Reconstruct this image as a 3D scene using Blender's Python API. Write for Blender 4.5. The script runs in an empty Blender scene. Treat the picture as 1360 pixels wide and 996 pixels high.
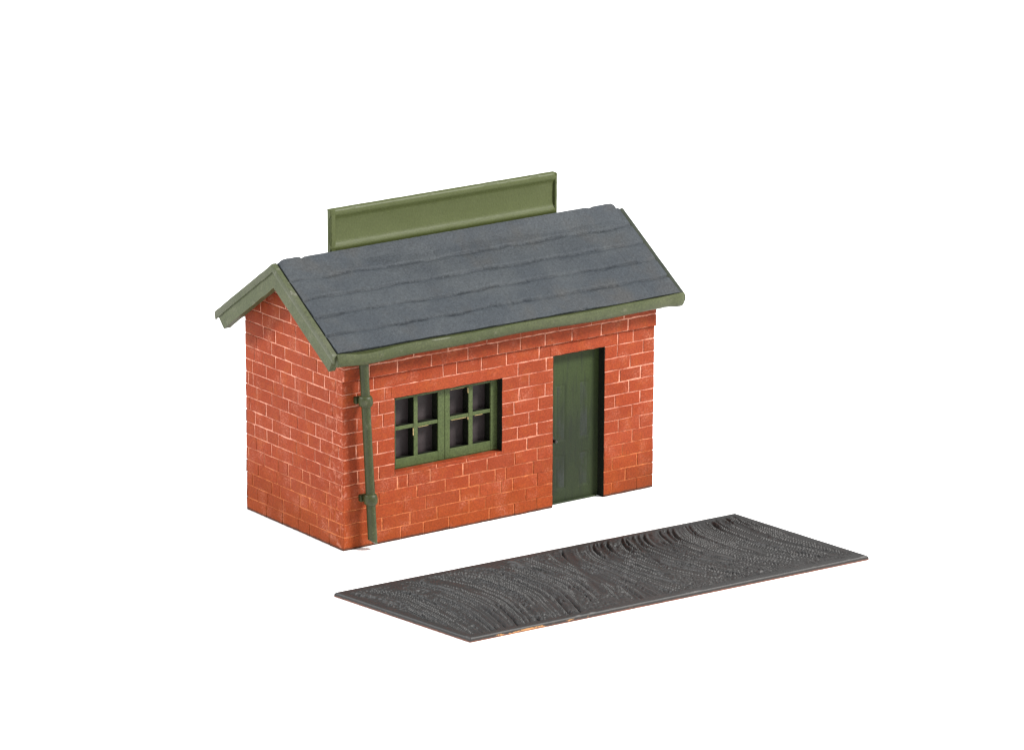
import bpy, bmesh, math, random
import numpy as np
from mathutils import Vector, Matrix

random.seed(11)
rng = np.random.default_rng(5)
S = bpy.context.scene
COL = S.collection
S.unit_settings.system = 'METRIC'
S.unit_settings.scale_length = 0.01          # one unit is one centimetre of the model

# ------------------------------------------------------------------ helpers
class MB:
    """collects polygons, each with a material slot and a per-face tone value"""
    def __init__(self):
        self.v, self.f, self.m, self.t = [], [], [], []
    def poly(self, pts, mat=0, tone=0.5):
        n = len(self.v); self.v += [tuple(p) for p in pts]
        self.f.append(tuple(range(n, n+len(pts)))); self.m.append(mat); self.t.append(tone)
    def grid(self, rows, mat=0, tone=0.5, close=False):
        """rows: list of equal-length point lists, skinned together"""
        n = len(self.v); w = len(rows[0])
        for r in rows: self.v += [tuple(p) for p in r]
        for i in range(len(rows)-1):
            for j in range(w if close else w-1):
                a = n+i*w+j; b = n+i*w+(j+1) % w
                self.f.append((a, b, b+w, a+w)); self.m.append(mat); self.t.append(tone)
    def box(self, x0, x1, y0, y1, z0, z1, mat=0, tone=0.5):
        p = [(x, y, z) for x in (x0, x1) for y in (y0, y1) for z in (z0, z1)]
        for q in ((0,1,3,2), (4,6,7,5), (0,4,5,1), (2,3,7,6), (0,2,6,4), (1,5,7,3)):
            self.poly([p[k] for k in q], mat, tone)
    def build(self, name, mats, parent=None, bevel=0, seg=2, smooth=False, merge=1e-5, angle=40):
        me = bpy.data.meshes.new(name)
        me.from_pydata(self.v, [], self.f)
        for m in (mats if isinstance(mats, (list, tuple)) else [mats]): me.materials.append(m)
        me.polygons.foreach_set('material_index', self.m)
        a = me.attributes.new('tone', 'FLOAT', 'FACE'); a.data.foreach_set('value', self.t)
        bm = bmesh.new(); bm.from_mesh(me)
        bmesh.ops.remove_doubles(bm, verts=bm.verts, dist=merge)
        bmesh.ops.recalc_face_normals(bm, faces=bm.faces)
        bm.to_mesh(me); bm.free()
        o = bpy.data.objects.new(name, me); COL.objects.link(o)
        if parent: o.parent = parent
        if bevel:
            b = o.modifiers.new('bevel', 'BEVEL'); b.width = bevel; b.segments = seg
            b.limit_method = 'ANGLE'; b.angle_limit = math.radians(35); b.harden_normals = False
        if smooth:
            me.polygons.foreach_set('use_smooth', [True]*len(me.polygons))
            me.set_sharp_from_angle(angle=math.radians(angle))
        return o

def tag(o, label=None, cat=None, kind=None):
    if label: o['label'] = label
    if cat: o['category'] = cat
    if kind: o['kind'] = kind
    return o

# ------------------------------------------------------------------ materials
class NT:
    def __init__(self, name, rough=0.6, spec=0.3):
        m = bpy.data.materials.new(name); m.use_nodes = True
        self.m, self.n, self.l = m, m.node_tree.nodes, m.node_tree.links
        self.b = self.n['Principled BSDF']
        self.b.inputs['Roughness'].default_value = rough
        self.b.inputs['Specular IOR Level'].default_value = spec
        self.tc = self.n.new('ShaderNodeTexCoord').outputs['Object']
    def set(self, sock, v):
        if hasattr(v, 'is_linked') or isinstance(v, bpy.types.NodeSocket): self.l.new(v, sock)
        elif isinstance(v, (tuple, list)): sock.default_value = (*v, 1) if len(v) == 3 and len(sock.default_value) == 4 else v
        else: sock.default_value = v
    def noise(self, scale, detail=3, rough=0.55, vec=None, stretch=None):
        n = self.n.new('ShaderNodeTexNoise'); n.inputs['Scale'].default_value = scale
        n.inputs['Detail'].default_value = detail; n.inputs['Roughness'].default_value = rough
        v = vec or self.tc
        if stretch:
            mp = self.n.new('ShaderNodeMapping'); mp.inputs['Scale'].default_value = stretch
            self.l.new(v, mp.inputs[0]); v = mp.outputs[0]
        self.l.new(v, n.inputs['Vector']); return n.outputs['Fac']
    def ramp(self, fac, *stops):
        r = self.n.new('ShaderNodeMapRange'); r.clamp = True
        self.l.new(fac, r.inputs['Value'])
        for k, v in zip(('From Min', 'From Max', 'To Min', 'To Max'), stops): r.inputs[k].default_value = v
        return r.outputs[0]
    def mix(self, fac, a, b):
        x = self.n.new('ShaderNodeMix'); x.data_type = 'RGBA'
        self.set(x.inputs[0], fac); self.set(x.inputs[6], a); self.set(x.inputs[7], b)
        return x.outputs[2]
    def math(self, op, a, b=0.0, clamp=False):
        x = self.n.new('ShaderNodeMath'); x.operation = op; x.use_clamp = clamp
        self.set(x.inputs[0], a); self.set(x.inputs[1], b); return x.outputs[0]
    def attr(self, name):
        a = self.n.new('ShaderNodeAttribute'); a.attribute_name = name; return a.outputs['Fac']
    def axis(self, k):
        s = self.n.new('ShaderNodeSeparateXYZ'); self.l.new(self.tc, s.inputs[0]); return s.outputs[k]
    def bump(self, h, strength=0.2, dist=0.02):
        b = self.n.new('ShaderNodeBump'); b.inputs['Strength'].default_value = strength
        b.inputs['Distance'].default_value = dist
        self.l.new(h, b.inputs['Height']); self.l.new(b.outputs[0], self.b.inputs['Normal'])
    def color(self, c): self.set(self.b.inputs['Base Color'], c); return self.m

def scale_col(c, k): return tuple(x*k for x in c)

BRICK = (0.206, 0.0300, 0.0075)
MORTAR = (0.58, 0.255, 0.175)

def brick_material(name, mortar):
    t = NT(name, 0.68, 0.16)
    big = t.ramp(t.noise(1.1, 2), 0.35, 0.68, 0, 1)
    fine = t.ramp(t.noise(30, 3, 0.75), 0.3, 0.7, 0.72, 1.28)
    tone = t.ramp(t.attr('tone'), 0, 1, 0.93, 1.07)
    c = t.mix(big, BRICK, (0.230, 0.0400, 0.0135))
    c = t.mix(t.ramp(t.noise(3.3, 4, 0.65), 0.50, 0.68, 0, 0.8), c, (0.245, 0.0480, 0.0115))
    c = t.mix(t.ramp(t.noise(4.7, 4, 0.7), 0.56, 0.72, 0, 0.5), c, (0.165, 0.0240, 0.0070))
    # thinner, browner paint toward the foot of the walls
    foot = t.ramp(t.math('ADD', t.axis(2), t.math('MULTIPLY', t.noise(2.2, 3), 0.9)), 0.3, 1.45, 0.75, 0)
    c = t.mix(foot, c, (0.205, 0.0360, 0.0022))
    # dry brushed pale powder caught on arrises and corner
    dry = t.math('MULTIPLY', t.ramp(t.noise(2.6, 3), 0.52, 0.75, 0, 1), t.ramp(t.noise(34, 2), 0.42, 0.68, 0, 1))
    c = t.mix(t.math('MULTIPLY', dry, 0.40), c, MORTAR)
    corner = t.math('MULTIPLY', t.math('MULTIPLY', t.ramp(t.axis(0), -0.03, 0.12, 1, 0), t.ramp(t.axis(1), 0.0, 0.60, 1, 0)),
                    t.ramp(t.noise(9, 4, 0.65), 0.53, 0.66, 0, 1))
    c = t.mix(t.math('MULTIPLY', corner, 0.60), c, MORTAR)
    if mortar:
        wash = t.ramp(t.noise(1.9, 4, 0.65), 0.33, 0.54, 0.25, 1.0)
        spot = t.ramp(t.noise(13, 3, 0.6), 0.28, 0.55, 0.35, 1.0)
        high = t.ramp(t.math('ADD', t.axis(2), t.math('MULTIPLY', t.noise(1.0, 2), 0.8)), 0.5, 1.4, 0.75, 1.0)
        m = t.math('MULTIPLY', t.math('MULTIPLY', wash, spot), high)
        c = t.mix(m, c, t.mix(t.ramp(t.axis(2), 0.7, 1.5, 0, 1), (0.46, 0.140, 0.050), MORTAR))
    low_brown = t.math('MULTIPLY', t.ramp(t.axis(0), 5.6, 6.4, 0, 1), t.ramp(t.math('ADD', t.axis(2), t.math('MULTIPLY', t.noise(2.4, 4, 0.65), 1.6)), 0.9, 1.5, 0.6, 0))  # browner low down toward the right end
    c = t.mix(low_brown, c, (0.115, 0.0225, 0.0055))
    # dark grime at the cut bottom edge and odd chips
    grime = t.ramp(t.math('ADD', t.axis(2), t.math('MULTIPLY', t.noise(5, 3), 0.05)), 0.045, 0.075, 0.85, 0)
    c = t.mix(grime, c, (0.035, 0.018, 0.012))
    chip = t.ramp(t.noise(3.4, 4, 0.7), 0.745, 0.775, 0, 0.8)
    c = t.mix(chip, c, (0.07, 0.03, 0.02))
    mul = t.n.new('ShaderNodeMix'); mul.data_type = 'RGBA'; mul.blend_type = 'MULTIPLY'; mul.inputs[0].default_value = 1
    t.l.new(c, mul.inputs[6])
    g = t.n.new('ShaderNodeCombineColor'); f2 = t.math('MULTIPLY', fine, tone)
    for k in range(3): t.l.new(f2, g.inputs[k])
    t.l.new(g.outputs[0], mul.inputs[7])
    t.bump(t.noise(24, 4, 0.65), 0.22, 0.02)
    return t.color(mul.outputs[2])

M_BRICK = brick_material('red_painted_brick', False)
M_MORTAR = brick_material('powdered_mortar', True)

def paint(name, base, light, dark, rough=0.55, spec=0.3, wear=None, wear_amt=0.0, grain=0.16):
    t = NT(name, rough, spec)
    a = t.ramp(t.noise(1.3, 3), 0.35, 0.68, 0, 1)
    c = t.mix(a, base, light)
    b = t.ramp(t.noise(6, 4, 0.65), 0.52, 0.78, 0, 0.7)
    c = t.mix(b, c, dark)
    if wear:
        w = t.math('MULTIPLY', t.ramp(t.noise(4.5, 5, 0.7), 0.60, 0.68, 0, 1), wear_amt)
        c = t.mix(w, c, wear)
    fine = t.ramp(t.noise(34, 2, 0.7), 0.3, 0.7, 1-grain*1.7, 1+grain*1.7)
    g = t.n.new('ShaderNodeCombineColor')
    for k in range(3): t.l.new(fine, g.inputs[k])
    mul = t.n.new('ShaderNodeMix'); mul.data_type = 'RGBA'; mul.blend_type = 'MULTIPLY'; mul.inputs[0].default_value = 1
    t.l.new(c, mul.inputs[6]); t.l.new(g.outputs[0], mul.inputs[7])
    t.bump(t.noise(20, 4, 0.65), 0.18, 0.02)
    return t.color(mul.outputs[2])

M_SIGN = paint('olive_green_paint', (0.045, 0.0555, 0.0145), (0.052, 0.063, 0.019), (0.041, 0.050, 0.013), 0.5, 0.25, grain=0.06)
M_TRIM = paint('weathered_green_trim', (0.045, 0.055, 0.0205), (0.058, 0.066, 0.029), (0.032, 0.040, 0.0145), 0.5, 0.28,
               (0.13, 0.125, 0.085), 0.4)
M_CAP = paint('worn_edge_trim', (0.047, 0.056, 0.024), (0.066, 0.071, 0.042), (0.034, 0.041, 0.017), 0.5, 0.28, (0.12, 0.118, 0.095), 0.8)
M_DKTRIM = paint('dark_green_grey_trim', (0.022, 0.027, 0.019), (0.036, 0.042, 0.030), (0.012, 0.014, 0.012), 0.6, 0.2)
M_PIPE = paint('green_pipe_paint', (0.026, 0.032, 0.0085), (0.034, 0.041, 0.012), (0.019, 0.025, 0.0065), 0.5, 0.3,
               (0.12, 0.115, 0.07), 0.35)
M_FRAME = paint('window_green_paint', (0.050, 0.070, 0.0215), (0.060, 0.080, 0.027), (0.037, 0.052, 0.016), 0.5, 0.25)
M_RAW = paint('bare_cream_plastic', (0.42, 0.30, 0.13), (0.50, 0.38, 0.18), (0.30, 0.20, 0.08), 0.5, 0.3)

def door_material():
    t = NT('worn_green_door_paint', 0.6, 0.22)
    c = t.mix(t.ramp(t.noise(1.6, 3, stretch=(1, 1, 0.6)), 0.38, 0.66, 0, 1), (0.0145, 0.0215, 0.0090), (0.0210, 0.0310, 0.0105))
    low = t.ramp(t.math('ADD', t.axis(2), t.math('MULTIPLY', t.noise(1.7, 2), 0.6)), 1.7, 2.6, 0, 0.7)
    c = t.mix(low, c, (0.028, 0.043, 0.0100))
    panel = t.ramp(t.attr('tone'), 0.6, 0.9, 0, 1)
    worn = t.math('MULTIPLY', panel, t.ramp(t.noise(3.2, 4, 0.6, stretch=(1.4, 1, 0.6)), 0.42, 0.66, 0.0, 0.55))
    c = t.mix(worn, c, (0.029, 0.0325, 0.034))
    streak = t.ramp(t.noise(5, 4, 0.65, stretch=(2.2, 1, 0.22)), 0.50, 0.68, 0, 0.55)
    c = t.mix(streak, c, (0.0100, 0.0135, 0.0085))
    spots = t.ramp(t.noise(6, 4, 0.7, stretch=(1.6, 1, 0.4)), 0.66, 0.73, 0, 0.7)
    c = t.mix(spots, c, (0.012, 0.014, 0.016))
    fine = t.ramp(t.noise(34, 2, 0.7), 0.3, 0.7, 0.85, 1.15)
    g = t.n.new('ShaderNodeCombineColor')
    for k in range(3): t.l.new(fine, g.inputs[k])
    mul = t.n.new('ShaderNodeMix'); mul.data_type = 'RGBA'; mul.blend_type = 'MULTIPLY'; mul.inputs[0].default_value = 1
    t.l.new(c, mul.inputs[6]); t.l.new(g.outputs[0], mul.inputs[7])
    t.bump(t.noise(16, 4, 0.65, stretch=(1.5, 1, 0.5)), 0.2, 0.02)
    return t.color(mul.outputs[2])
M_DOOR = door_material()

def slate_material():
    t = NT('blue_grey_slate_paint', 0.65, 0.2)
    c = t.mix(t.ramp(t.noise(1.2, 4, 0.6), 0.38, 0.62, 0, 1), (0.0325, 0.0385, 0.0450), (0.0435, 0.0495, 0.0545))
    brown = t.ramp(t.noise(1.0, 3, 0.6), 0.54, 0.72, 0, 0.6)
    c = t.mix(brown, c, (0.048, 0.0465, 0.044))
    tone = t.ramp(t.attr('tone'), 0, 1, 0.95, 1.05)
    dk = t.ramp(t.noise(5.5, 5, 0.75, stretch=(0.6, 1, 1)), 0.58, 0.74, 0, 0.55)
    c = t.mix(dk, c, (0.022, 0.025, 0.030))
    lt = t.ramp(t.noise(14, 3, 0.75), 0.62, 0.78, 0, 0.35)
    c = t.mix(lt, c, (0.085, 0.09, 0.094))
    fine = t.math('MULTIPLY', t.ramp(t.noise(26, 4, 0.8), 0.3, 0.7, 0.66, 1.34), tone)
    g = t.n.new('ShaderNodeCombineColor')
    for k in range(3): t.l.new(fine, g.inputs[k])
    mul = t.n.new('ShaderNodeMix'); mul.data_type = 'RGBA'; mul.blend_type = 'MULTIPLY'; mul.inputs[0].default_value = 1
    t.l.new(c, mul.inputs[6]); t.l.new(g.outputs[0], mul.inputs[7])
    t.bump(t.noise(19, 5, 0.75), 0.5, 0.03)
    return t.color(mul.outputs[2])
M_SLATE = slate_material()

def pane_material():
    t = NT('dusty_dark_glazing', 0.42, 0.22)
    c = t.mix(t.ramp(t.noise(2.5, 4), 0.35, 0.7, 0, 1), (0.032, 0.0245, 0.0255), (0.044, 0.0345, 0.0355))
    c = t.mix(t.ramp(t.noise(20, 3, 0.7), 0.60, 0.80, 0, 0.6), c, (0.062, 0.052, 0.056))
    t.bump(t.noise(9, 4), 0.12, 0.02)
    return t.color(c)
M_PANE = pane_material()

def yard_material():
    t = NT('black_brown_yard_paint', 0.52, 0.32)
    c = t.mix(t.ramp(t.noise(0.55, 3), 0.36, 0.64, 0, 1), (0.0165, 0.0162, 0.0161), (0.0205, 0.0191, 0.0186))
    c = t.mix(t.ramp(t.noise(2.3, 4, 0.65), 0.60, 0.74, 0, 0.5), c, (0.026, 0.019, 0.0165))
    hi = t.ramp(t.attr('relief'), 0.58, 1.0, 0, 0.9)         # paint dry brushed on the high spots only
    hi = t.math('MULTIPLY', hi, t.ramp(t.noise(7, 4, 0.7), 0.38, 0.66, 0.10, 1))
    c = t.mix(hi, c, (0.086, 0.082, 0.079))
    speckle = t.math('MULTIPLY', t.ramp(t.noise(26, 2, 0.6), 0.74, 0.80, 0, 1), 0.8)  # sparse pale specks
    c = t.mix(speckle, c, (0.20, 0.19, 0.18))
    fine = t.ramp(t.noise(38, 2, 0.7), 0.3, 0.7, 0.75, 1.25)
    g = t.n.new('ShaderNodeCombineColor')
    for k in range(3): t.l.new(fine, g.inputs[k])
    mul = t.n.new('ShaderNodeMix'); mul.data_type = 'RGBA'; mul.blend_type = 'MULTIPLY'; mul.inputs[0].default_value = 1
    t.l.new(c, mul.inputs[6]); t.l.new(g.outputs[0], mul.inputs[7])
    t.bump(t.noise(30, 3, 0.7), 0.25, 0.015)
    return t.color(mul.outputs[2])
M_YARD = yard_material()

def yard_edge_material():
    t = NT('chipped_plate_edge', 0.5, 0.3)
    n = t.noise(2.6, 5, 0.75, stretch=(1, 1, 3.5))
    near = t.math('MULTIPLY', t.ramp(t.axis(0), 0.3, 2.6, 0.15, 0.0), t.ramp(t.axis(0), -0.9, -0.5, 0, 1))             # more bare plastic at one end of the edge
    k = t.ramp(t.math('ADD', n, near), 0.66, 0.69, 0, 1)
    c = t.mix(k, (0.022, 0.019, 0.018), (0.40, 0.20, 0.075))
    under = t.ramp(t.math('ADD', t.axis(2), t.math('MULTIPLY', t.noise(9, 3), 0.03)), 0.020, 0.038, 0.8, 0)  # reddish reflection along the lower edge, painted into the colour
    c = t.mix(under, c, (0.22, 0.07, 0.035))
    return t.color(c)
M_EDGE = yard_edge_material()

t = NT('dark_metal_latch', 0.4, 0.5); M_LATCH = t.color(t.mix(t.noise(9, 3), (0.012, 0.011, 0.010), (0.03, 0.025, 0.02)))
t = NT('white_acrylic_top', 0.75, 0.1); M_WHITE = t.color(t.mix(t.noise(0.3, 2), (0.93, 0.93, 0.93), (0.94, 0.94, 0.94)))
t = NT('dark_paint_and_shade', 0.8, 0.1); M_DARK = t.color(t.mix(t.noise(3, 3), (0.006, 0.007, 0.005), (0.012, 0.014, 0.009)))  # dark paint colour that also holds the shade of reveals and bar sides

# ------------------------------------------------------------------ measures (cm)
L, D = 6.5, 2.958
YR = D/2                    # ridge
ZR, EY, EZ = 4.638, 0.278, 3.480
SL = (ZR-EZ)/(YR+EY)        # roof slope (rise over run)
OV = 0.376
CH = 0.2235                 # brick course
WIN = (1.04, 3.255, 1.185, 2.470)
DOOR = (4.325, 5.432, 0.0, 2.690)
def roof_z(y, off=0.0): return ZR-SL*abs(y-YR)+off

hut = bpy.data.objects.new('brick_hut', None); COL.objects.link(hut)
hut.empty_display_size = 0.5
tag(hut, 'small red brick model hut with slate roof, green door and green roof sign', 'model building')

# ------------------------------------------------------------------ brick walls
JF = {0:[1.16,1.63,2.15,2.99,3.51,3.99,6.15],1:[.78,1.35,1.91,2.57,2.91,3.75,5.9],2:[.62,1.22,1.68,2.38,2.78,3.24,3.48,4.0,6.15],
 3:[.71,1.49,2.08,2.57,3.12,3.33,3.91,5.83],4:[.62,1.1,1.3,1.77,2.44,2.95,3.52,4.0,6.04],5:[.3,.72,3.78,5.74,6.2],6:[.58,3.58,3.99,6.03],
 7:[.27,.7,3.82,5.66,6.2],8:[.55,3.5,4.02,5.96],9:[.29,.8,3.61,5.75,6.21],10:[.5,.72,3.82,5.98],11:[.28,3.58,6.26],
 12:[.33,.62,2.03,2.31,2.82,3.34,4.03,5.71,6.04],13:[.5,1.07,1.76,2.51,3.12,3.60,4.12,4.69,5.31,5.89],14:[.7,1.4,2.1,2.9,3.6,4.4,5.1,5.8]}
JL = {0:[.42,.72,1.02,1.36,1.85,2.34],1:[.11,.45,.8,1.3,1.83,2.3,2.62],2:[.26,.41,1.02,1.31,1.92,2.17,2.77],3:[.2,.52,1.13,1.6,2.01,2.58],
 4:[.06,.41,1.01,1.23,1.66,1.96,2.39,2.9],5:[.25,.7,1.1,1.52,2.18,2.64],6:[.4,.85,1.4,1.97,2.32,2.7],7:[.14,.69,1.05,1.6,2.15,2.68],
 8:[.33,.82,1.36,1.9,2.33,2.83],9:[.2,.51,1.14,1.64,2.15,2.62],10:[.3,.9,1.35,1.81,2.1,2.73,2.88],11:[.4,1.07,1.44,1.88,2.32,2.75],
 12:[.2,.55,.89,1.54,2.03,2.4,2.67],13:[.4,.76,1.19,1.74,2.15,2.6],14:[.6,1.0,1.41,2.02,2.4],15:[.8,1.4,1.77],16:[1.0,1.55,1.9],17:[1.25,1.7]}

def clip(poly, a, b, c):
    """keep the part with a*u+b*v<=c"""
    out = []
    for i in range(len(poly)):
        p, q = poly[i], poly[(i+1) % len(poly)]
        dp, dq = a*p[0]+b*p[1]-c, a*q[0]+b*q[1]-c
        if dp <= 0: out.append(p)
        if dp*dq < 0:
            s = dp/(dp-dq); out.append((p[0]+s*(q[0]-p[0]), p[1]+s*(q[1]-p[1])))
    return out

def wobble_outline(poly, amp):
    out = []
    n = len(poly)
    for i in range(n):
        p, q = Vector(poly[i]), Vector(poly[(i+1) % n])
        ln = (q-p).length
        k = max(1, int(ln/0.11))
        for j in range(k):
            w = p.lerp(q, j/k)
            out.append((w.x+random.gauss(0, amp), w.y+random.gauss(0, amp)))
    return out

def inset(poly, d):
    cx = sum(p[0] for p in poly)/len(poly); cy = sum(p[1] for p in poly)/len(poly)
    hx = max(1e-3, max(abs(p[0]-cx) for p in poly)); hy = max(1e-3, max(abs(p[1]-cy) for p in poly))
    return [(cx+(p[0]-cx)*(1-d/hx), cy+(p[1]-cy)*(1-d/hy)) for p in poly]

def brick_field(mb, place, u0, u1, rows, joints, holes=(), clips=(), raise_rows=(), fill=True, no_fill=()):
    """place(u, v, depth) -> 3-D point; depth is measured outward from the mortar bed"""
    for k in range(rows):
        z0, z1 = k*CH, (k+1)*CH
        js = sorted(joints.get(k, []))
        if fill:
            out = []; e = [u0]+js+[u1]
            for a, b in zip(e, e[1:]):
                if b-a > 0.85:
                    n = int((b-a)/0.52)
                    out += [a+(b-a)*i/n+random.uniform(-.07, .07) for i in range(1, n)]
            js = sorted(js+[o for o in out if not any(x0 < o < x1 and za < z1 and zb > z0 for x0, x1, za, zb in no_fill)])
        edges = [u0]+js+[u1]
        wob = [random.uniform(-.007, .007) for _ in edges]
        for i, (a, b) in enumerate(zip(edges, edges[1:])):
            segs = [(a, b, z0, z1)]
            for (hx0, hx1, hz0, hz1) in holes:
                new = []
                for (sa, sb, za, zb) in segs:
                    if sb <= hx0 or sa >= hx1 or zb <= hz0+1e-6 or za >= hz1-1e-6: new.append((sa, sb, za, zb)); continue
                    if sa < hx0: new.append((sa, hx0, za, zb))
                    if sb > hx1: new.append((hx1, sb, za, zb))
                    ma, mb_ = max(sa, hx0), min(sb, hx1)
                    if za < hz0: new.append((ma, mb_, za, hz0))
                    if zb > hz1: new.append((ma, mb_, hz1, zb))
                segs = new
            for (sa, sb, za, zb) in segs:
                if sb-sa < 0.03 or zb-za < 0.03: continue
                g = random.uniform(0.008, 0.015)
                edge = lambda q, lim: abs(q-lim) < 1e-6
                la = sa if (edge(sa, u0) or any(edge(sa, h[1]) for h in holes)) else sa+g
                lb = sb if (edge(sb, u1) or any(edge(sb, h[0]) for h in holes)) else sb-g
                lz0 = za if (za < 1e-6 or any(edge(za, h[3]) for h in holes)) else za+g*random.uniform(.6, 1.1)
                lz1 = zb if any(edge(zb, h[2]) for h in holes) else zb-g*random.uniform(.6, 1.1)
                p = [(la, lz0), (lb, lz0), (lb, lz1), (la, lz1)]
                for c in clips: p = clip(p, *c)
                if len(p) < 3: continue
                xs = [q[0] for q in p]; ys = [q[1] for q in p]
                if max(xs)-min(xs) < .04 or max(ys)-min(ys) < .04: continue
                base = wobble_outline(p, 0.0035)
                face = inset(base, 0.005)
                h = DEP+random.uniform(-.0025, .0025)+(0.048 if k in raise_rows else 0)
                tone = random.random()
                n = len(base)
                B = [place(u, v, -.003) for u, v in base]; Bm = [place(u, v, h*0.55) for u, v in base]; F = [place(u, v, h) for u, v in face]
                for j in range(n):
                    jj = (j+1) % n
                    mb.poly([B[j], B[jj], Bm[jj], Bm[j]], 0, tone); mb.poly([Bm[j], Bm[jj], F[jj], F[j]], 0, tone)
                mb.poly(F, 0, tone)

DEP = 0.008            # mortar bed sits this far behind the brick faces
TH = 0.30              # wall thickness
ZT = roof_z(0.0)-0.13  # top of the long walls, under the roof

# front wall with its two openings
mb = MB()
brick_field(mb, lambda u, v, d: (u, DEP-d, v), 0, L, 15, JF, holes=[WIN, DOOR], clips=[(0, 1, ZT)], raise_rows=(13, 14),
            no_fill=[(0.9, 3.4, 2.3, 2.95), (4.2, 5.5, 2.5, 2.95)])
def slab_with_holes(mb, x0, x1, z1, holes, y0, y1, mat=1):
    xs = sorted({x0, x1, *[h[0] for h in holes], *[h[1] for h in holes]})
    zs = sorted({0, z1, *[h[2] for h in holes], *[h[3] for h in holes]})
    inside = lambda x, z: any(h[0] < x < h[1] and h[2] < z < h[3] for h in holes)
    for i in range(len(xs)-1):
        for k in range(len(zs)-1):
            xm, zm = (xs[i]+xs[i+1])/2, (zs[k]+zs[k+1])/2
            if inside(xm, zm): continue
            a, b, c, d = xs[i], xs[i+1], zs[k], zs[k+1]
            mb.poly([(a, y0, c), (b, y0, c), (b, y0, d), (a, y0, d)], mat)
            mb.poly([(a, y1, c), (b, y1, c), (b, y1, d), (a, y1, d)], mat)
            for (p, q, out) in (((a, c), (a, d), (a-1e-3, zm)), ((b, c), (b, d), (b+1e-3, zm)), ((a, c), (b, c), (xm, c-1e-3)), ((a, d), (b, d), (xm, d+1e-3))):
                ox, oz = out
                if inside(ox, oz) or ox < x0 or ox > x1 or oz < 0 or oz > z1:
                    mb.poly([(p[0], y0, p[1]), (q[0], y0, q[1]), (q[0], y1, q[1]), (p[0], y1, p[1])], 0 if inside(ox, oz) else mat, 0.4)
slab_with_holes(mb, DEP+.005, L-DEP-.005, ZT, [WIN, DOOR], DEP, TH)
mb.box(DEP-.003, L-DEP+.003, DEP-.048, DEP+.01, 13*CH+.012, ZT-.001, 1)
# smooth lintel stones over the openings are part of the moulded wall
for (x0, x1, z0, z1) in ((0.98, 3.33, 2.475, 2.675), (4.27, 5.50, 2.695, 2.88)):
    nseg = 16; rows = []
    for i in range(nseg+1):
        x = x0+(x1-x0)*i/nseg
        j = random.gauss(0, .004)
        rows.append([(x, DEP-.002, z0), (x, -.004, z0+.006), (x, -.006+j*.5, (z0+z1)/2), (x, -.003, z1-.012+j), (x, DEP-.002, z1+j)])
    mb.grid(rows, 0, 0.8)
    for r in (rows[0], rows[-1]): mb.poly(r, 0, 0.8)
mb.build('wall', [M_BRICK, M_MORTAR], hut)

# plain back wall, bricked as well
mb = MB()
brick_field(mb, lambda u, v, d: (u, D-DEP+d, v), 0, L, 15, {k: [((k % 2)*.26+.27+i*.53) for i in range(11)] for k in range(15)}, clips=[(0, 1, ZT)])
slab_with_holes(mb, DEP+.005, L-DEP-.005, ZT, [], D-TH, D-DEP)
mb.build('wall', [M_BRICK, M_MORTAR], hut)

def gable(place, joints):
    mb = MB()
    gz = roof_z(0, -0.11)
    cl = [(-SL, 1, gz), (SL, 1, gz+SL*D)]
    brick_field(mb, lambda u, v, d: place(u, v, DEP-d), 0.004, D-0.004, 20, joints, clips=cl)
    out = [(TH+.002, 0), (D-TH-.002, 0), (D-TH-.002, roof_z(TH, -.12)), (YR, ZR-.12), (TH+.002, roof_z(TH, -.12))]
    full = [(DEP+.003, 0), (D-DEP-.003, 0), (D-DEP-.003, roof_z(DEP, -.12)), (YR, ZR-.12), (DEP+.003, roof_z(DEP, -.12))]
    mb.poly([place(u, v, DEP) for u, v in full], 1)
    mb.poly([place(u, v, TH) for u, v in out], 1)
    for i in range(5):
        j = (i+1) % 5
        mb.poly([place(*full[i], DEP), place(*full[j], DEP), place(*out[j], TH), place(*out[i], TH)], 1)
    return mb.build('gable_wall', [M_BRICK, M_MORTAR], hut)
gable(lambda u, v, d: (d, u, v), JL)
gable(lambda u, v, d: (L-d, u, v), {k: [((k % 2)*.26+.27+i*.53) for i in range(5)] for k in range(20)})

# ------------------------------------------------------------------ window
def bar(mb, x0, x1, z0, z1, y0, y1, mat=0): mb.box(x0, x1, y0, y1, z0, z1, mat)
wx0, wx1, wz0, wz1 = WIN
YF = 0.130
win = MB()
for a in ((wx0, wx0+.045, wz0, wz1), (wx1-.03, wx1, wz0, wz1), (wx0+.045, wx1-.03, wz1-.035, wz1), (wx0+.045, wx1-.03, wz0, wz0+.02)):
    bar(win, *a, YF+.012, YF+.23)
win = win.build('window', M_FRAME, hut, bevel=0.006)
shade_lining = MB()  # added strips: dark paint with the reveal's shade put into the colour
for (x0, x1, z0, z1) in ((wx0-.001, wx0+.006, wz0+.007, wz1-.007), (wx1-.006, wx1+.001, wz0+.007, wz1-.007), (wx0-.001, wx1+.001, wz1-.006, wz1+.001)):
    shade_lining.box(x0, x1, .006, YF+.011, z0, z1)
shade_lining.build('shade_lining', M_DARK, win)
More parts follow.
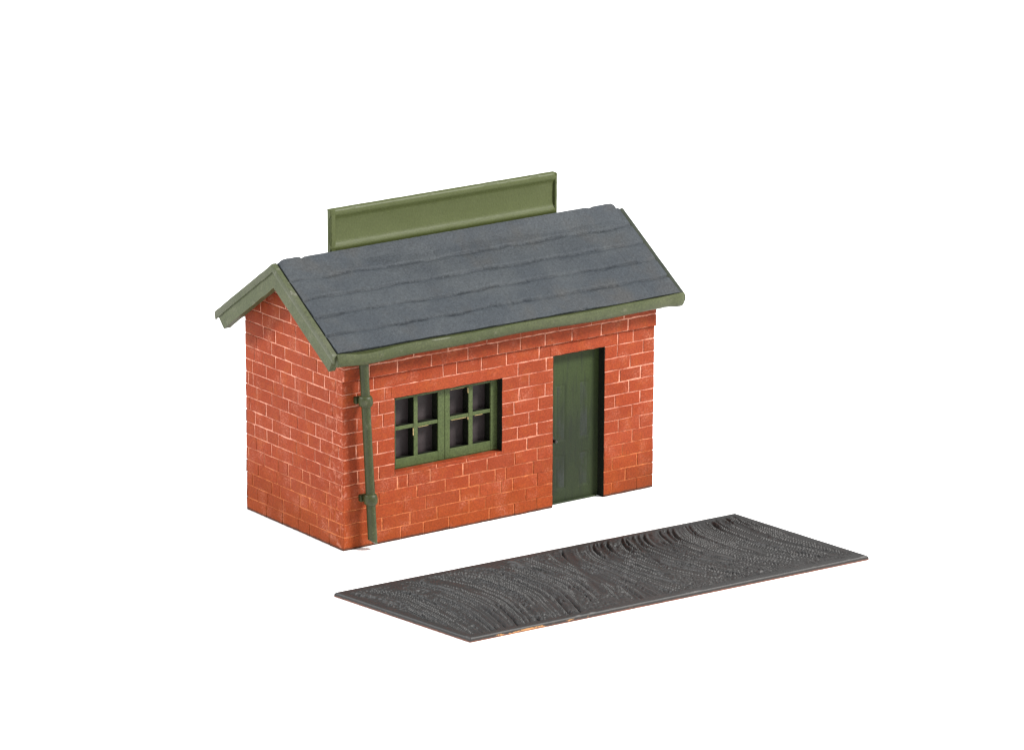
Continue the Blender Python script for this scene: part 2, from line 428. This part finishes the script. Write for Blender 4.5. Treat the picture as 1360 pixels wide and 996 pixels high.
def casement(x0, x1, sl, sr, bx0, bx1, z_mid0, z_mid1, dz):
    m = MB(); z0, z1 = wz0+.021, wz1-.036
    y0, y1 = YF, YF+.035
    bar(m, x0, x0+sl, z0, z1, y0, y1); bar(m, x1-sr, x1, z0, z1, y0, y1)
    bar(m, x0+sl, x1-sr, z0, z0+.158, y0+.002, y1-.002); bar(m, x0+sl, x1-sr, z1-.045, z1, y0+.002, y1-.002)
    bar(m, bx0, bx1, z0+.157, z1-.044, y0+.006, y1-.006)
    bar(m, x0+sl-.001, bx0+.001, z_mid0, z_mid1, y0+.009, y1-.008); bar(m, bx1-.001, x1-sr+.001, z_mid0+dz, z_mid1+dz, y0+.009, y1-.008)
    # added dark boxes behind the bars, their colour standing in for shaded side faces
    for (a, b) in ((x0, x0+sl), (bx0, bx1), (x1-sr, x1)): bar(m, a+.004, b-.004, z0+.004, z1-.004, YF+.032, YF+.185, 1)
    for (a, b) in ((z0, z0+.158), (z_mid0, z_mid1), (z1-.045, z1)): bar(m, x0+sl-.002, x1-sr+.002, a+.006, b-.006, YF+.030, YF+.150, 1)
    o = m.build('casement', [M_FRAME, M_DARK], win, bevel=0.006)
    return o
casement(wx0+.046, 2.150, .06, .135, 1.522, 1.602, 1.862, 1.925, -.008)
casement(2.158, wx1-.031, .10, .12, 2.648, 2.735, 1.862, 1.925, .004)
for (x0, x1, z0, z1) in ((2.272, 2.56, 2.385, 2.390), (2.6365, 2.6445, 2.28, 2.37), (2.29, 2.60, 1.855, 1.860), (2.637, 2.644, 1.81, 1.855),
                         (2.78, 2.94, 1.858, 1.863), (1.62, 1.82, 1.847, 1.851), (1.511, 1.519, 1.72, 1.845)):
    raw = MB(); raw.box(x0, x1, YF+.006, YF+.03, z0, z1)
    raw.build('flash_edge', M_RAW, win)
pn = MB()
n = 16
rows = []
for i in range(n+1):
    x = wx0+.05+(wx1-wx0-.085)*i/n
    rows.append([(x, YF+.190+.006*math.sin(x*4.1+z*2)+random.gauss(0, .0012), z) for z in np.linspace(wz0+.03, wz1-.04, 9)])
pn.grid(rows)
pn.grid([[(x, y+.02, z) for x, y, z in r] for r in rows])
for e in (rows[0], rows[-1], [r[0] for r in rows], [r[-1] for r in rows]):
    pn.grid([e, [(x, y+.02, z) for x, y, z in e]])
pn.build('glazing', M_PANE, win, smooth=True)

# ------------------------------------------------------------------ door
dx0, dx1, _, dz1 = DOOR
YD = 0.175
dm = MB()
px = [dx0+.005, 4.50, 4.745, 5.00, 5.235, dx1-.005]
pz = [0.0, 0.22, 0.86, 1.08, 2.12, dz1-.005]
for i in range(5):
    for k in range(5):
        a, b, c, d = px[i], px[i+1], pz[k], pz[k+1]
        if i in (1, 3) and k in (1, 3):
            e, r = 0.040, 0.008
            o = [(a, YD, c), (b, YD, c), (b, YD, d), (a, YD, d)]
            q = [(a+e, YD+r, c+e), (b-e, YD+r, c+e), (b-e, YD+r, d-e), (a+e, YD+r, d-e)]
            for s in range(4): dm.poly([o[s], o[(s+1) % 4], q[(s+1) % 4], q[s]], 0, 0.62)
            e2 = .03
            q2 = [(a+e+e2, YD+r-.003, c+e+e2), (b-e-e2, YD+r-.003, c+e+e2), (b-e-e2, YD+r-.003, d-e-e2), (a+e+e2, YD+r-.003, d-e-e2)]
            for s in range(4): dm.poly([q[s], q[(s+1) % 4], q2[(s+1) % 4], q2[s]], 0, 0.9)
            dm.poly(q2, 0, 0.95)
        else: dm.poly([(a, YD, c), (b, YD, c), (b, YD, d), (a, YD, d)], 0, 0.0)
for (p, q) in (((px[0], 0), (px[5], 0)), ((px[5], 0), (px[5], pz[5])), ((px[5], pz[5]), (px[0], pz[5])), ((px[0], pz[5]), (px[0], 0))):
    dm.poly([(p[0], YD, p[1]), (q[0], YD, q[1]), (q[0], YD+.12, q[1]), (p[0], YD+.12, p[1])], 0, 0)
dm.poly([(px[0], YD+.12, 0), (px[5], YD+.12, 0), (px[5], YD+.12, pz[5]), (px[0], YD+.12, pz[5])], 0, 0)
door = dm.build('door', M_DOOR, hut)
def blob(mb, c, r, n=8, mat=0):
    rows = []
    for i in range(n+1):
        th = math.pi*i/n
        rows.append([(c[0]+r[0]*math.sin(th)*math.cos(2*math.pi*j/12), c[1]+r[1]*math.sin(th)*math.sin(2*math.pi*j/12), c[2]+r[2]*math.cos(th)) for j in range(12)])
    mb.grid(rows, mat, close=True)
ln = MB()  # added door strips, reveal shade painted in along with dark paint
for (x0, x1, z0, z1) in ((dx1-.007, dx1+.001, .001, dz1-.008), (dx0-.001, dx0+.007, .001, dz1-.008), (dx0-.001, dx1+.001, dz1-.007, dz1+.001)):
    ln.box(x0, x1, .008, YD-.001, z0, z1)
ln.build('shade_lining', M_DARK, door)
lt = MB()
lt.box(4.385, 4.465, YD-.012, YD+.004, 1.10, 1.20)
rows = []
for y, r in ((YD-.01, .016), (YD-.05, .014), (YD-.055, .030), (YD-.115, .034), (YD-.145, .026), (YD-.152, .004)):
    rows.append([(4.425+r*math.cos(2*math.pi*j/12), y, 1.15+r*math.sin(2*math.pi*j/12)) for j in range(12)])
lt.grid(rows, close=True)
lt.build('door_handle', M_LATCH, door, smooth=True)
th = MB(); th.box(dx0+.01, dx1-.06, YD-.05, YD-.003, 0.0, 0.028)
th.build('threshold', M_DOOR, door, bevel=0.006)

# ------------------------------------------------------------------ roof
RX0, RX1 = -OV, L+OV+.02
roof = MB()
def slope_pt(x, t, side, off):     # t = 0 at the ridge, 1 at the eave; off along the slope normal
    run = t*(YR+EY); c = 1/math.sqrt(1+SL*SL)
    y = YR+side*run+side*off*SL*c; z = ZR-SL*run+off*c
    return (x, y, z)
for side in (-1, 1):
    a0, a1 = (slope_pt(0, 0, side, -.04), slope_pt(0, .985, side, -.04))
    b0, b1 = ((0, YR, ZR-.135), (0, YR+side*(YR+EY)*.985, ZR-.135-SL*(YR+EY)*.985))
    mp = lambda p, x: (x, p[1], p[2])
    x0, x1 = RX0+.06, RX1-.06
    sec = [(YR, ZR-.048), a1[1:], b1[1:], (YR, ZR-.135)]
    P0 = [(x0, *q) for q in sec]; P1 = [(x1, *q) for q in sec]
    roof.poly(P0); roof.poly(P1)
    for i in (0, 1, 2): roof.poly([P0[i], P0[i+1], P1[i+1], P1[i]])
roof = roof.build('roof', M_TRIM, hut)

NC = 5
sl = MB()
xs0, xs1 = RX0+.095, RX1-.075
def walk(n, k, seed):
    q = np.random.default_rng(seed).normal(0, 1, n+k-1)
    w = np.hanning(k+2)[1:-1]; q = np.convolve(q, w/np.sqrt((w*w).sum()), 'valid')
    return q[:n]
NX, NTT = 560, 190
TT = np.linspace(0, 1, NTT+1); XX = np.linspace(xs0, xs1, NX+1)
for side in (-1, 1):
    HH = np.full((NX+1, NTT+1), .030)
    LEN = (YR+EY)*math.sqrt(1+SL*SL)
    for k in range(NC):
        e = (k+1)/NC+(.009*walk(NX+1, 61, 90+k)+.0022*walk(NX+1, 13, 70+k))/LEN*1.4
        b0 = k/NC if k == 0 else e0
        lift = .012+.006*walk(NX+1, 61, 40+k)
        q = (TT[None, :]-np.broadcast_to(np.atleast_1d(b0), (NX+1,))[:, None])/(1/NC)
        mask = (q >= 0) & (TT[None, :] <= e[:, None]+1e-9)
        HH += np.where(mask, lift[:, None]*np.clip(q, 0, 1), 0)
        if k < NC-1:                          # the open lap under each course, deeper here and shallower there
            amp = np.clip(.026+.007*walk(NX+1, 55, 10+k)+.002*walk(NX+1, 9, 20+k), .015, .038)
            wd = np.clip(.038+.007*walk(NX+1, 41, 30+k), .026, .055)
            d = (TT[None, :]-e[:, None])*LEN
            HH -= amp[:, None]*np.exp(-(np.where(d < 0, d/.55, d)/wd[:, None])**2)
        for x in np.arange(xs0+(.13 if k % 2 else .38), xs1, .51):     # butt joints, nearly filled by the paint
            x += random.uniform(-.05, .05); am = random.choice((0, .001, .003, .006))
            HH -= np.where(mask, am, 0)*np.exp(-((XX[:, None]-x)/.014)**2)
        e0 = e
    HH += .0016*rng.normal(0, 1, HH.shape)
    HH += .004*walk(NX+1, 81, 7)[:, None]
    pts = [[slope_pt(XX[i], TT[j], side, HH[i, j]) for j in range(NTT+1)] for i in range(NX+1)]
    sl.grid(pts, 0, .5)
    rim = [pts[i][-1] for i in range(NX+1)]
    sl.grid([rim, [slope_pt(XX[i], .998, side, -.012) for i in range(NX+1)]], 0, .5)
    for i in (0, NX):
        sl.grid([pts[i], [slope_pt(XX[i], t_, side, -.012) for t_ in TT]], 0, .5)
sl.build('slate_covering', M_SLATE, roof, smooth=True, angle=60, merge=1e-6)

# ridge tiles: one rounded capping with shallow joints, the end tiles sit a touch higher
rd = MB()
ra, rb = RX0+.10, RX1-.17
rows = []; n = 200
for i in range(n+1):
    xx = ra+(rb-ra)*i/n
    f = (xx-ra)/(rb-ra)
    q0 = ((xx-ra)/.56) % 1
    end = xx < ra+.45 or xx > rb-.95
    dip = -.022*math.exp(-((xx-ra-.46)/.03)**2)-.020*math.exp(-((xx-rb+.55)/.05)**2)
    top = .066+.062*f+dip-(.045*math.exp(-(min(xx-ra, rb-xx)/.05)**1.5))+random.gauss(0, .0012)
    if xx < ra+.45: top += .014
    sec = []
    for q in np.linspace(-1, 1, 15):
        y = YR+q*.27
        z = roof_z(y)+.036+(top-.030)*math.exp(-(q/.50)**2)-(0.020 if abs(q) > .99 else 0)
        sec.append((xx, y, z+random.gauss(0, .001)))
    rows.append(sec)
rd.grid(rows, 0, .5)
for q in (rows[0], rows[-1]): rd.grid([q, [(p[0], p[1], roof_z(p[1])-.01) for p in q]], 0, .5)
rd.build('ridge_capping', M_SLATE, roof, smooth=True, angle=50)

# bargeboards: chevron boards on both gables with a raised capping strip
def barge(xo, s, up=.030, mcap=None):
    # xo outer face, s=+1 the board runs inward toward +x
    m = MB(); strip = MB()
    c = 1/math.sqrt(1+SL*SL)
    wd = 0.365
    def section(y, up, dn):                  # vertical extents of the board at y
        z = ZR-SL*abs(y-YR); return z+up/c, z-dn/c
    n = 14
    for side in (-1, 1):
        ye = YR+side*(YR+EY)
        rows = []; srows = []
        for i in range(n+1):
            f = i/n
            y = YR+side*(YR+EY)*f
            j = random.gauss(0, .0035)
            zt, zb = section(y, .012, wd-.05)
            cut = (.217 if side > 0 else .144) if s > 0 else .30
            yb = y if abs(y-YR) < YR+EY-cut else ye-side*cut
            zb = section(yb, 0, wd-.05)[1]
            rows.append([(xo, y, zt+j), (xo, yb, zb+j), (xo+s*.13, yb, zb+j), (xo+s*.13, y, zt-.03)])
            a, b = section(y, up, .085)
            srows.append([(xo-s*.026, y, a+j*.6), (xo-s*.034, y, (a+b)/2+j), (xo-s*.022, y, b+j), (xo+s*.004, y, b+j-.01), (xo+s*.075, y, a-.02+j*.5), (xo+s*.055, y, a+j*.6)])
        q = rows[-1]
        rows.append([(xo, ye+side*.025, q[0][2]-.030), (xo, ye-side*(cut-.017), q[1][2]-.018), (xo+s*.13, ye-side*(cut-.017), q[1][2]-.018), (xo+s*.13, ye+side*.02, q[0][2]-.05)])
        m.grid(rows, close=True); m.poly(rows[-1])
        e = srows[-1]
        srows.append([(p[0], ye+side*.035, p[2]-.030) for p in e])
        strip.grid(srows, close=True); strip.poly(srows[-1])
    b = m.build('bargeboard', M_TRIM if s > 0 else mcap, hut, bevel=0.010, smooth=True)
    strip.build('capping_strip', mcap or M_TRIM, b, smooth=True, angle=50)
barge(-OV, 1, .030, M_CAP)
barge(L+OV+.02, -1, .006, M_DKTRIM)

# ------------------------------------------------------------------ gutters
def gutter(side):
    m = MB()
    yb = YR+side*(YR+EY)                     # eave line
    prof = [(-.075, 3.488), (.045, 3.476), (.070, 3.486), (.090, 3.480), (.096, 3.455), (.094, 3.40), (.078, 3.325), (.045, 3.29), (-.02, 3.280), (-.09, 3.30)] if side < 0 else [(-.06, 3.455), (.03, 3.47), (.04, 3.42), (.02, 3.35), (-.09, 3.36)]
    N = 60; rows = []
    x0, x1 = RX0+.075, RX1-.065
    for i in range(N+1):
        x = x0+(x1-x0)*i/N
        dz = -.052*math.exp(-((x-.35)/.55)**2)+.010*math.sin(x*2.1+.6)+random.gauss(0, .0016)
        dz *= min(1, (x-x0)/.30)
        fe = .030*math.exp(-((x-x0)/.25)**2)+.030*math.exp(-((x1-x)/.25)**2)
        th = 1+.06*math.sin(x*1.4)
        fat = 0
        for c in (1.55, 4.9): fat += .014*math.exp(-((x-c)/.035)**2)
        if x > x1-.14: fat += .020
        row = []
        for (o, z) in prof:
            zz = 3.38+(z-3.38)*(th+fat*3.5+fe*7)+dz+fe*.2 if o > -.07 else z
            row.append((x, yb+side*(o+(fat if o > 0 else 0))+random.gauss(0, .001), zz))
        rows.append(row)
    m.grid(rows, close=True)
    # rounded stop ends
    for r, sx in ((rows[0], -1), (rows[-1], 1)):
        cy = sum(p[1] for p in r)/len(r); cz = sum(p[2] for p in r)/len(r)
        r2 = [(p[0]+sx*.022, cy+(p[1]-cy)*.86, cz+(p[2]-cz)*.86) for p in r]
        m.grid([r, r2], close=True); m.poly(r2)
    return m.build('gutter', M_TRIM, hut, smooth=True, angle=55)
gutter(-1); gutter(1)

# ------------------------------------------------------------------ downpipe (front, beside the corner)
YP = -0.20
def pipe_x(z): return 0.293+(3.138-z)*(0.450-0.293)/3.0
def ring(z, r, n=20, dy=0, tilt=0):
    return [(pipe_x(z)+r*math.cos(2*math.pi*j/n), YP+dy+r*math.sin(2*math.pi*j/n), z+tilt*math.cos(2*math.pi*j/n)) for j in range(n)]
pm = MB()
zs = [3.30, 3.12, 2.9, 2.62, 2.3, 2.0, 1.6, 1.3, .9, .6, .34, .20]
rr = [.090, .078, .076, .078, .076, .077, .076, .077, .079, .078, .078, .080]
rows = [ring(z, r, 20) for z, r in zip(zs, rr)]
rows.append(ring(.135, .080, 20, 0, -.045))
rows.append(ring(.130, .050, 20, 0, -.04))
pm.grid(rows, close=True); pm.poly(rows[-1]); pm.poly(rows[0])
pipe = pm.build('downpipe', M_PIPE, hut, smooth=True, angle=60)
for zc in (2.575, 0.875):
    cm = MB()
    prof = [(.105, .070), (.103, .084), (.085, .104), (.04, .117), (-.035, .117), (-.065, .106), (-.088, .086), (-.098, .070)]
    cm.grid([ring(zc+dz, r+.003) for dz, r in prof], close=True)
    # lug plate that reaches back to the wall, seen to the left of the collar
    x = pipe_x(zc)
    for (x0, x1, y0, y1, z0, z1) in ((x-.110, x+.110, -.075, .002, zc-.06, zc+.06), (x-.05, x+.05, -.16, -.05, zc-.04, zc+.045)):
        cm.box(x0, x1, y0, y1, z0, z1)
    cm.build('pipe_clip', M_PIPE, pipe, bevel=0.012, smooth=True, angle=50)

# ------------------------------------------------------------------ blank roof sign along the ridge
sg = MB()
X0, X1, Y0 = 0.845, 5.530, 1.565
Z0, Z1 = 4.655, 5.405
rise = lambda x: .045*(x-X0)/(X1-X0)
prof = [(.105, Z0), (.030, Z0), (.012, Z0+.03), (.000, Z0+.075), (.004, Z0+.115), (.028, Z0+.155), (.046, Z0+.21), (.050, Z0+.36),
        (.046, Z1-.20), (.030, Z1-.145), (.008, Z1-.115), (.000, Z1-.075), (.006, Z1-.035), (.022, Z1-.004), (.034, Z1), (.115, Z1), (.105, Z1-.03)]
N = 48; rows = []
for i in range(N+1):
    x = X0+(X1-X0)*i/N
    rows.append([(x, Y0+o+random.gauss(0, .0012), z+rise(x)+random.gauss(0, .001)) for o, z in prof])
sg.grid(rows, close=True)
for r, sx in ((rows[0], -1), (rows[-1], 1)):
    r2 = [(p[0]+sx*.018, Y0+.055+(p[1]-Y0-.055)*.78, 5.03+(p[2]-5.03)*.985) for p in r]
    sg.grid([r, r2], close=True); sg.poly(r2)
sign = sg.build('sign_board', M_SIGN, hut, smooth=True, angle=45)
for x, w in ((X0-.012, .10), (X1-.035, .055)):
    st = MB(); rows = []
    for z in np.linspace(Z0+.012, Z1-.012, 14):
        j = random.gauss(0, .0015); zr = z+rise(x)
        rows.append([(x, Y0+.085, zr), (x, Y0+.020+j, zr), (x+.016, Y0+.001+j, zr), (x+w*.55, Y0+.002+j, zr), (x+w*.9, Y0+.003+j, zr), (x+w, Y0+.012, zr), (x+w, Y0+.085, zr)])
    st.grid(rows, close=True)
    st.poly(rows[0]); st.poly(rows[-1])
    st.build('end_moulding', M_SIGN, sign, smooth=True, angle=50)

# ------------------------------------------------------------------ loose yard plate in front
Q = {(0, 0): (-1.047, -5.094), (1, 0): (6.838, -5.415), (0, 1): (-1.485, -1.929), (1, 1): (6.542, -2.242)}
PT = 0.072
def uv2xy(u, v):
    return tuple((1-u)*(1-v)*Q[0, 0][k]+u*(1-v)*Q[1, 0][k]+(1-u)*v*Q[0, 1][k]+u*v*Q[1, 1][k] for k in (0, 1))
YARD_LINES = [('g',[(3.51,-2.33),(3.28,-3.01),(3.35,-3.59),(3.42,-4.17),(3.57,-4.35)]),
 ('g',[(4.2,-2.27),(3.94,-3.02),(3.96,-3.42),(4.01,-3.91),(4.1,-4.27),(4.54,-4.81)]),
 ('g',[(4.84,-2.29),(4.58,-3.05),(4.64,-3.59),(4.77,-4.14),(4.85,-4.43)]),
 ('g',[(3.83,-2.63),(3.74,-3.03),(3.83,-3.4),(3.7,-3.99)]),
 ('s',[(3.5,-2.4),(3.34,-2.9),(3.39,-3.17)]),
 ('s',[(4.18,-2.42),(4.04,-2.86),(3.96,-3.11)]),
 ('s',[(4.87,-2.43),(4.71,-2.94)]),
 ('s',[(2.51,-3.6),(2.46,-4.24)]),
 ('s',[(2.23,-3.85),(2.03,-4.44)]),
 ('p',[(4.72,-3.76),(4.81,-3.98),(4.88,-4.28)]),
 ('p',[(4.04,-3.74),(4.14,-3.89),(4.22,-4.06)]),
 ('p',[(4.72,-3.18),(4.8,-3.51)]),
 ('s',[(2.91,-2.29),(2.62,-2.9),(2.43,-3.54),(2.35,-3.99)]),
 ('g',[(1.7,-2.08),(1.82,-2.51),(1.93,-2.93),(2.02,-3.42),(2.12,-3.74)]),
 ('s',[(-1.04,-2.28),(-0.91,-2.45)]),
 ('s',[(-0.33,-2.79),(-0.07,-2.82)]),
 ('s',[(6.2,-2.7),(6.17,-3.07)]),
 ('p',[(5.42,-3.85),(5.46,-4.03),(5.47,-4.34)]),
 ('p',[(4.84,-4.04),(4.86,-4.2)])]
#YARD#
NU, NV = 900, 370
U, V = np.meshgrid(np.linspace(0, 1, NU+1), np.linspace(0, 1, NV+1), indexing='ij')
X = (1-U)*(1-V)*Q[0,0][0]+U*(1-V)*Q[1,0][0]+(1-U)*V*Q[0,1][0]+U*V*Q[1,1][0]
Y = (1-U)*(1-V)*Q[0,0][1]+U*(1-V)*Q[1,0][1]+(1-U)*V*Q[0,1][1]+U*V*Q[1,1][1]
# distances (cm) to the four edges, roughly
LU, LV = 7.95, 3.18
edge = np.minimum(np.minimum(U, 1-U)*LU, np.minimum(V, 1-V)*LV)
def dist_poly(pts):
    best = np.full(X.shape, 9.0)
    pts = [np.array(p) for p in pts]
    for a, b in zip(pts, pts[1:]):
        dx, dy = b-a; l2 = dx*dx+dy*dy+1e-9
        t = np.clip(((X-a[0])*dx+(Y-a[1])*dy)/l2, 0, 1)
        best = np.minimum(best, np.hypot(X-a[0]-t*dx, Y-a[1]-t*dy))
    return best
def smooth_poly(pts, n=4):
    pts = [np.array(p, float) for p in pts]
    if len(pts) < 3: return pts
    out = []
    P = [2*pts[0]-pts[1]]+pts+[2*pts[-1]-pts[-2]]
    for i in range(1, len(P)-2):
        for s in np.linspace(0, 1, n, endpoint=False):
            p0, p1, p2, p3 = P[i-1:i+3]
            out.append(.5*((2*p1)+(p2-p0)*s+(2*p0-5*p1+4*p2-p3)*s*s+(3*p1-p0-3*p2+p3)*s**3))
    out.append(pts[-1]); return out
# granular ballast texture: random low bumps inside a smooth margin
def value_noise(scale, seed):
    r = np.random.default_rng(seed)
    gx, gy = X*scale, Y*scale
    ix, iy = np.floor(gx).astype(int), np.floor(gy).astype(int)
    fx, fy = gx-ix, gy-iy; fx = fx*fx*(3-2*fx); fy = fy*fy*(3-2*fy)
    tab = r.random((512, 512)); g = lambda i, j: tab[i % 512, j % 512]
    return (g(ix, iy)*(1-fx)*(1-fy)+g(ix+1, iy)*fx*(1-fy)+g(ix, iy+1)*(1-fx)*fy+g(ix+1, iy+1)*fx*fy)
grain = .6*value_noise(33, 1)+.4*value_noise(16, 2)
patch = value_noise(2.2, 3)*.6+value_noise(5, 4)*.4
inner = np.clip((edge-.11)/.09, 0, 1)
rough = inner*np.clip((patch-.22)/.3, .25, 1)
H = 0.066*(grain-.5)*rough
# swept wheel tracks: a family of curved ruts, rows of beads and smooth bands running from the back edge to the front
Q01 = np.clip((-2.0-Y)/3.1, 0, 1)
wav = value_noise(1.1, 21)-.5
lerp = lambda x, pts: float(np.interp(x, [q[0] for q in pts], [q[1] for q in pts]))
x0 = -1.05; prev = 'b'
rs = random.Random(4)
while x0 < 6.7:
    tb = lerp(x0, [(-1, -.40), (1.2, -.45), (2.2, -.1), (2.7, .5), (5.2, .50), (6.6, .1)])
    tf = lerp(x0, [(-1, -.15), (0.3, -.42), (2.4, -.45), (3.0, .05), (3.6, .45), (5.0, .62), (6.6, .25)])
    XC = x0+tb*np.clip(1-Q01/.32, 0, 1)**1.7+tf*np.clip((Q01-.52)/.48, 0, 1)**1.6+.05*wav
    dd = np.abs(X-XC)*.93
    lo, hi_ = sorted((rs.uniform(0, .40), rs.uniform(.55, 1.0)))
    if rs.random() < .45: lo = 0
    if rs.random() < .45: hi_ = 1
    ext = np.clip((Q01-lo)/.05, 0, 1)*np.clip((hi_-Q01)/.05, 0, 1)*inner
    kind = rs.choice('gbbbbb') if prev == 'g' else rs.choice('ggbb')
    if kind == 'g':
        H -= rs.uniform(.035, .085)*np.exp(-(dd/rs.uniform(.018, .031))**2)*ext*(.35+.9*patch)
        H += .012*np.exp(-((dd-.05)/.022)**2)*ext
    elif kind == 'b':
        k = np.exp(-(dd/.045)**2)*ext
        H = H*(1-.75*k)-.020*k
        H += rs.uniform(.026, .050)*np.exp(-(dd/.022)**2)*ext*np.clip(.5+.62*np.cos((Y+.3*dd+.03*grain)*2*math.pi/.056+rs.uniform(0, 6)), 0, 1.1)*(.4+.9*patch)
    else:
        k = np.clip(1.5-dd/rs.uniform(.05, .08), 0, 1)*ext
        H = H*(1-.85*k)+rs.choice((-.018, .006))*k
    prev = kind
    x0 += rs.uniform(.046, .088)
if YARD_LINES:
    for kind, pts in YARD_LINES:
        sp = smooth_poly(pts)
        d = dist_poly(sp)
        if kind == 'g':                       # narrow groove
            long = sum(np.hypot(*(b-a)) for a, b in zip(sp, sp[1:]))
            H -= .055*np.exp(-(d/.022)**2)*inner*(.4+.8*patch)
            H += .010*np.exp(-((d-.055)/.025)**2)*inner
        elif kind == 's':                     # broad smooth band pressed down
            k = np.clip(1.2-d/.075, 0, 1)*inner
            H = H*(1-.9*k)-.022*k
        elif kind == 'p':                     # pale smooth raised strip
            k = np.clip(1.4-d/.055, 0, 1)*inner
            H = H*(1-.9*k)+.014*k
        elif kind == 'b':                     # row of little beads
            k = np.exp(-(d/.05)**2)*inner
            H = H*(1-.7*k)-.010*k
            acc = 0.0
            for a, b in zip(sp, sp[1:]):
                ln = np.hypot(*(b-a))
                while acc < ln:
                    c = a+(b-a)*acc/ln
                    q = np.hypot(X-c[0]+random.gauss(0, .006), Y-c[1]+random.gauss(0, .006))
                    H += random.uniform(.030, .055)*np.exp(-(q/.024)**2)
                    acc += .082
                acc -= ln
H += .006*np.clip(1-np.abs(edge-.06)/.06, 0, 1)*(value_noise(4, 7)-.2)      # slightly lipped margin
H -= .030*np.clip(1-edge/.03, 0, 1)**2                                       # rounded edge
relief = np.clip((H+.045)/.085, 0, 1)
relief = np.maximum(relief, np.clip(1-np.abs(edge-.025)/.04, 0, 1)*np.clip((value_noise(7, 9)-.25)*1.6, 0, 1)*np.where(V < .1, 1.25, .55))
nv = (NU+1)*(NV+1)
verts = np.stack([X.ravel(), Y.ravel(), (PT+H).ravel()], 1)
idx = np.arange(nv).reshape(NU+1, NV+1)
quads = np.stack([idx[:-1, :-1].ravel(), idx[1:, :-1].ravel(), idx[1:, 1:].ravel(), idx[:-1, 1:].ravel()], 1)
loop = np.concatenate([idx[:, 0], idx[-1, 1:], idx[-2::-1, -1], idx[0, -2:0:-1]])
low = verts[loop].copy(); low[:, 2] = 0.0
cx, cy = low[:, 0].mean(), low[:, 1].mean()
side = np.stack([np.arange(len(loop))+nv, (np.arange(len(loop))+1) % len(loop)+nv, np.roll(loop, -1), loop], 1)
bottom = (np.arange(len(loop))[::-1]+nv).tolist()
faces = quads.tolist()+side.tolist()+[bottom]
me = bpy.data.meshes.new('yard_plate')
me.from_pydata(np.concatenate([verts, low]).tolist(), [], faces)
me.materials.append(M_YARD); me.materials.append(M_EDGE)
me.polygons.foreach_set('material_index', [0]*len(quads)+[1]*(len(side)+1))
a = me.attributes.new('relief', 'FLOAT', 'POINT'); a.data.foreach_set('value', np.concatenate([relief.ravel(), np.zeros(len(low))]))
me.polygons.foreach_set('use_smooth', [True]*len(quads)+[False]*(len(side)+1))
yard = bpy.data.objects.new('yard_plate', me); COL.objects.link(yard)
tag(yard, 'thin flat black plate with curved wheel ruts lying loose in front of the hut', 'base plate')

# ------------------------------------------------------------------ white table
g = MB(); g.poly([(-400, -400, 0), (400, -400, 0), (400, 400, 0), (-400, 400, 0)])
gr = g.build('tabletop', M_WHITE)
gr.location.z = -0.004
tag(gr, 'plain bright white surface under and behind the hut and the plate', 'surface', 'structure')

# ------------------------------------------------------------------ camera (telephoto, fitted to the photograph)
R = Matrix(((0.8086388861596732, 0.1508511164507243, -0.5686361687898626), (-0.5882904777042781, 0.21420929121457385, -0.7797619466220586),
            (0.004179190461719627, 0.9650690753634787, 0.26196223801182633)))
cam = bpy.data.cameras.new('camera'); co = bpy.data.objects.new('camera', cam); COL.objects.link(co)
co.matrix_world = Matrix.Translation((-40.05027843051275, -59.65689502422216, 22.538208309780707)) @ R.to_4x4()
cam.sensor_fit = 'HORIZONTAL'; cam.sensor_width = 36; cam.lens = 6000.218/1360*36
cam.clip_start = 1; cam.clip_end = 3000
S.camera = co

# ------------------------------------------------------------------ light: white studio tent, a soft key to the right, a fill to the left
w = bpy.data.worlds.new('World'); S.world = w; w.use_nodes = True
bg = w.node_tree.nodes['Background']; bg.inputs[0].default_value = (1, 1, 1, 1); bg.inputs[1].default_value = 0.74
def softbox(name, loc, target, size, power, col=(1, 1, 1)):
    l = bpy.data.lights.new(name, 'AREA'); l.shape = 'SQUARE'; l.size = size; l.energy = power; l.color = col
    o = bpy.data.objects.new(name, l); COL.objects.link(o); o.location = loc
    o.rotation_euler = (Vector(target)-Vector(loc)).to_track_quat('-Z', 'Y').to_euler()
    return o
softbox('key_softbox', (38, -42, 52), (3, 1, 1), 16, 112000, (1, 0.985, 0.96))
softbox('fill_softbox', (-50, 35, 50), (0, 1.5, 3), 15, 68000, (0.97, 0.985, 1))

S.view_settings.view_transform = 'Standard'; S.view_settings.look = 'None'
S.view_settings.exposure = 0; S.view_settings.gamma = 1
S.render.engine = 'CYCLES'
S.cycles.max_bounces = 6
S.cycles.pixel_filter_type = 'BLACKMAN_HARRIS'; S.cycles.filter_width = 1.35
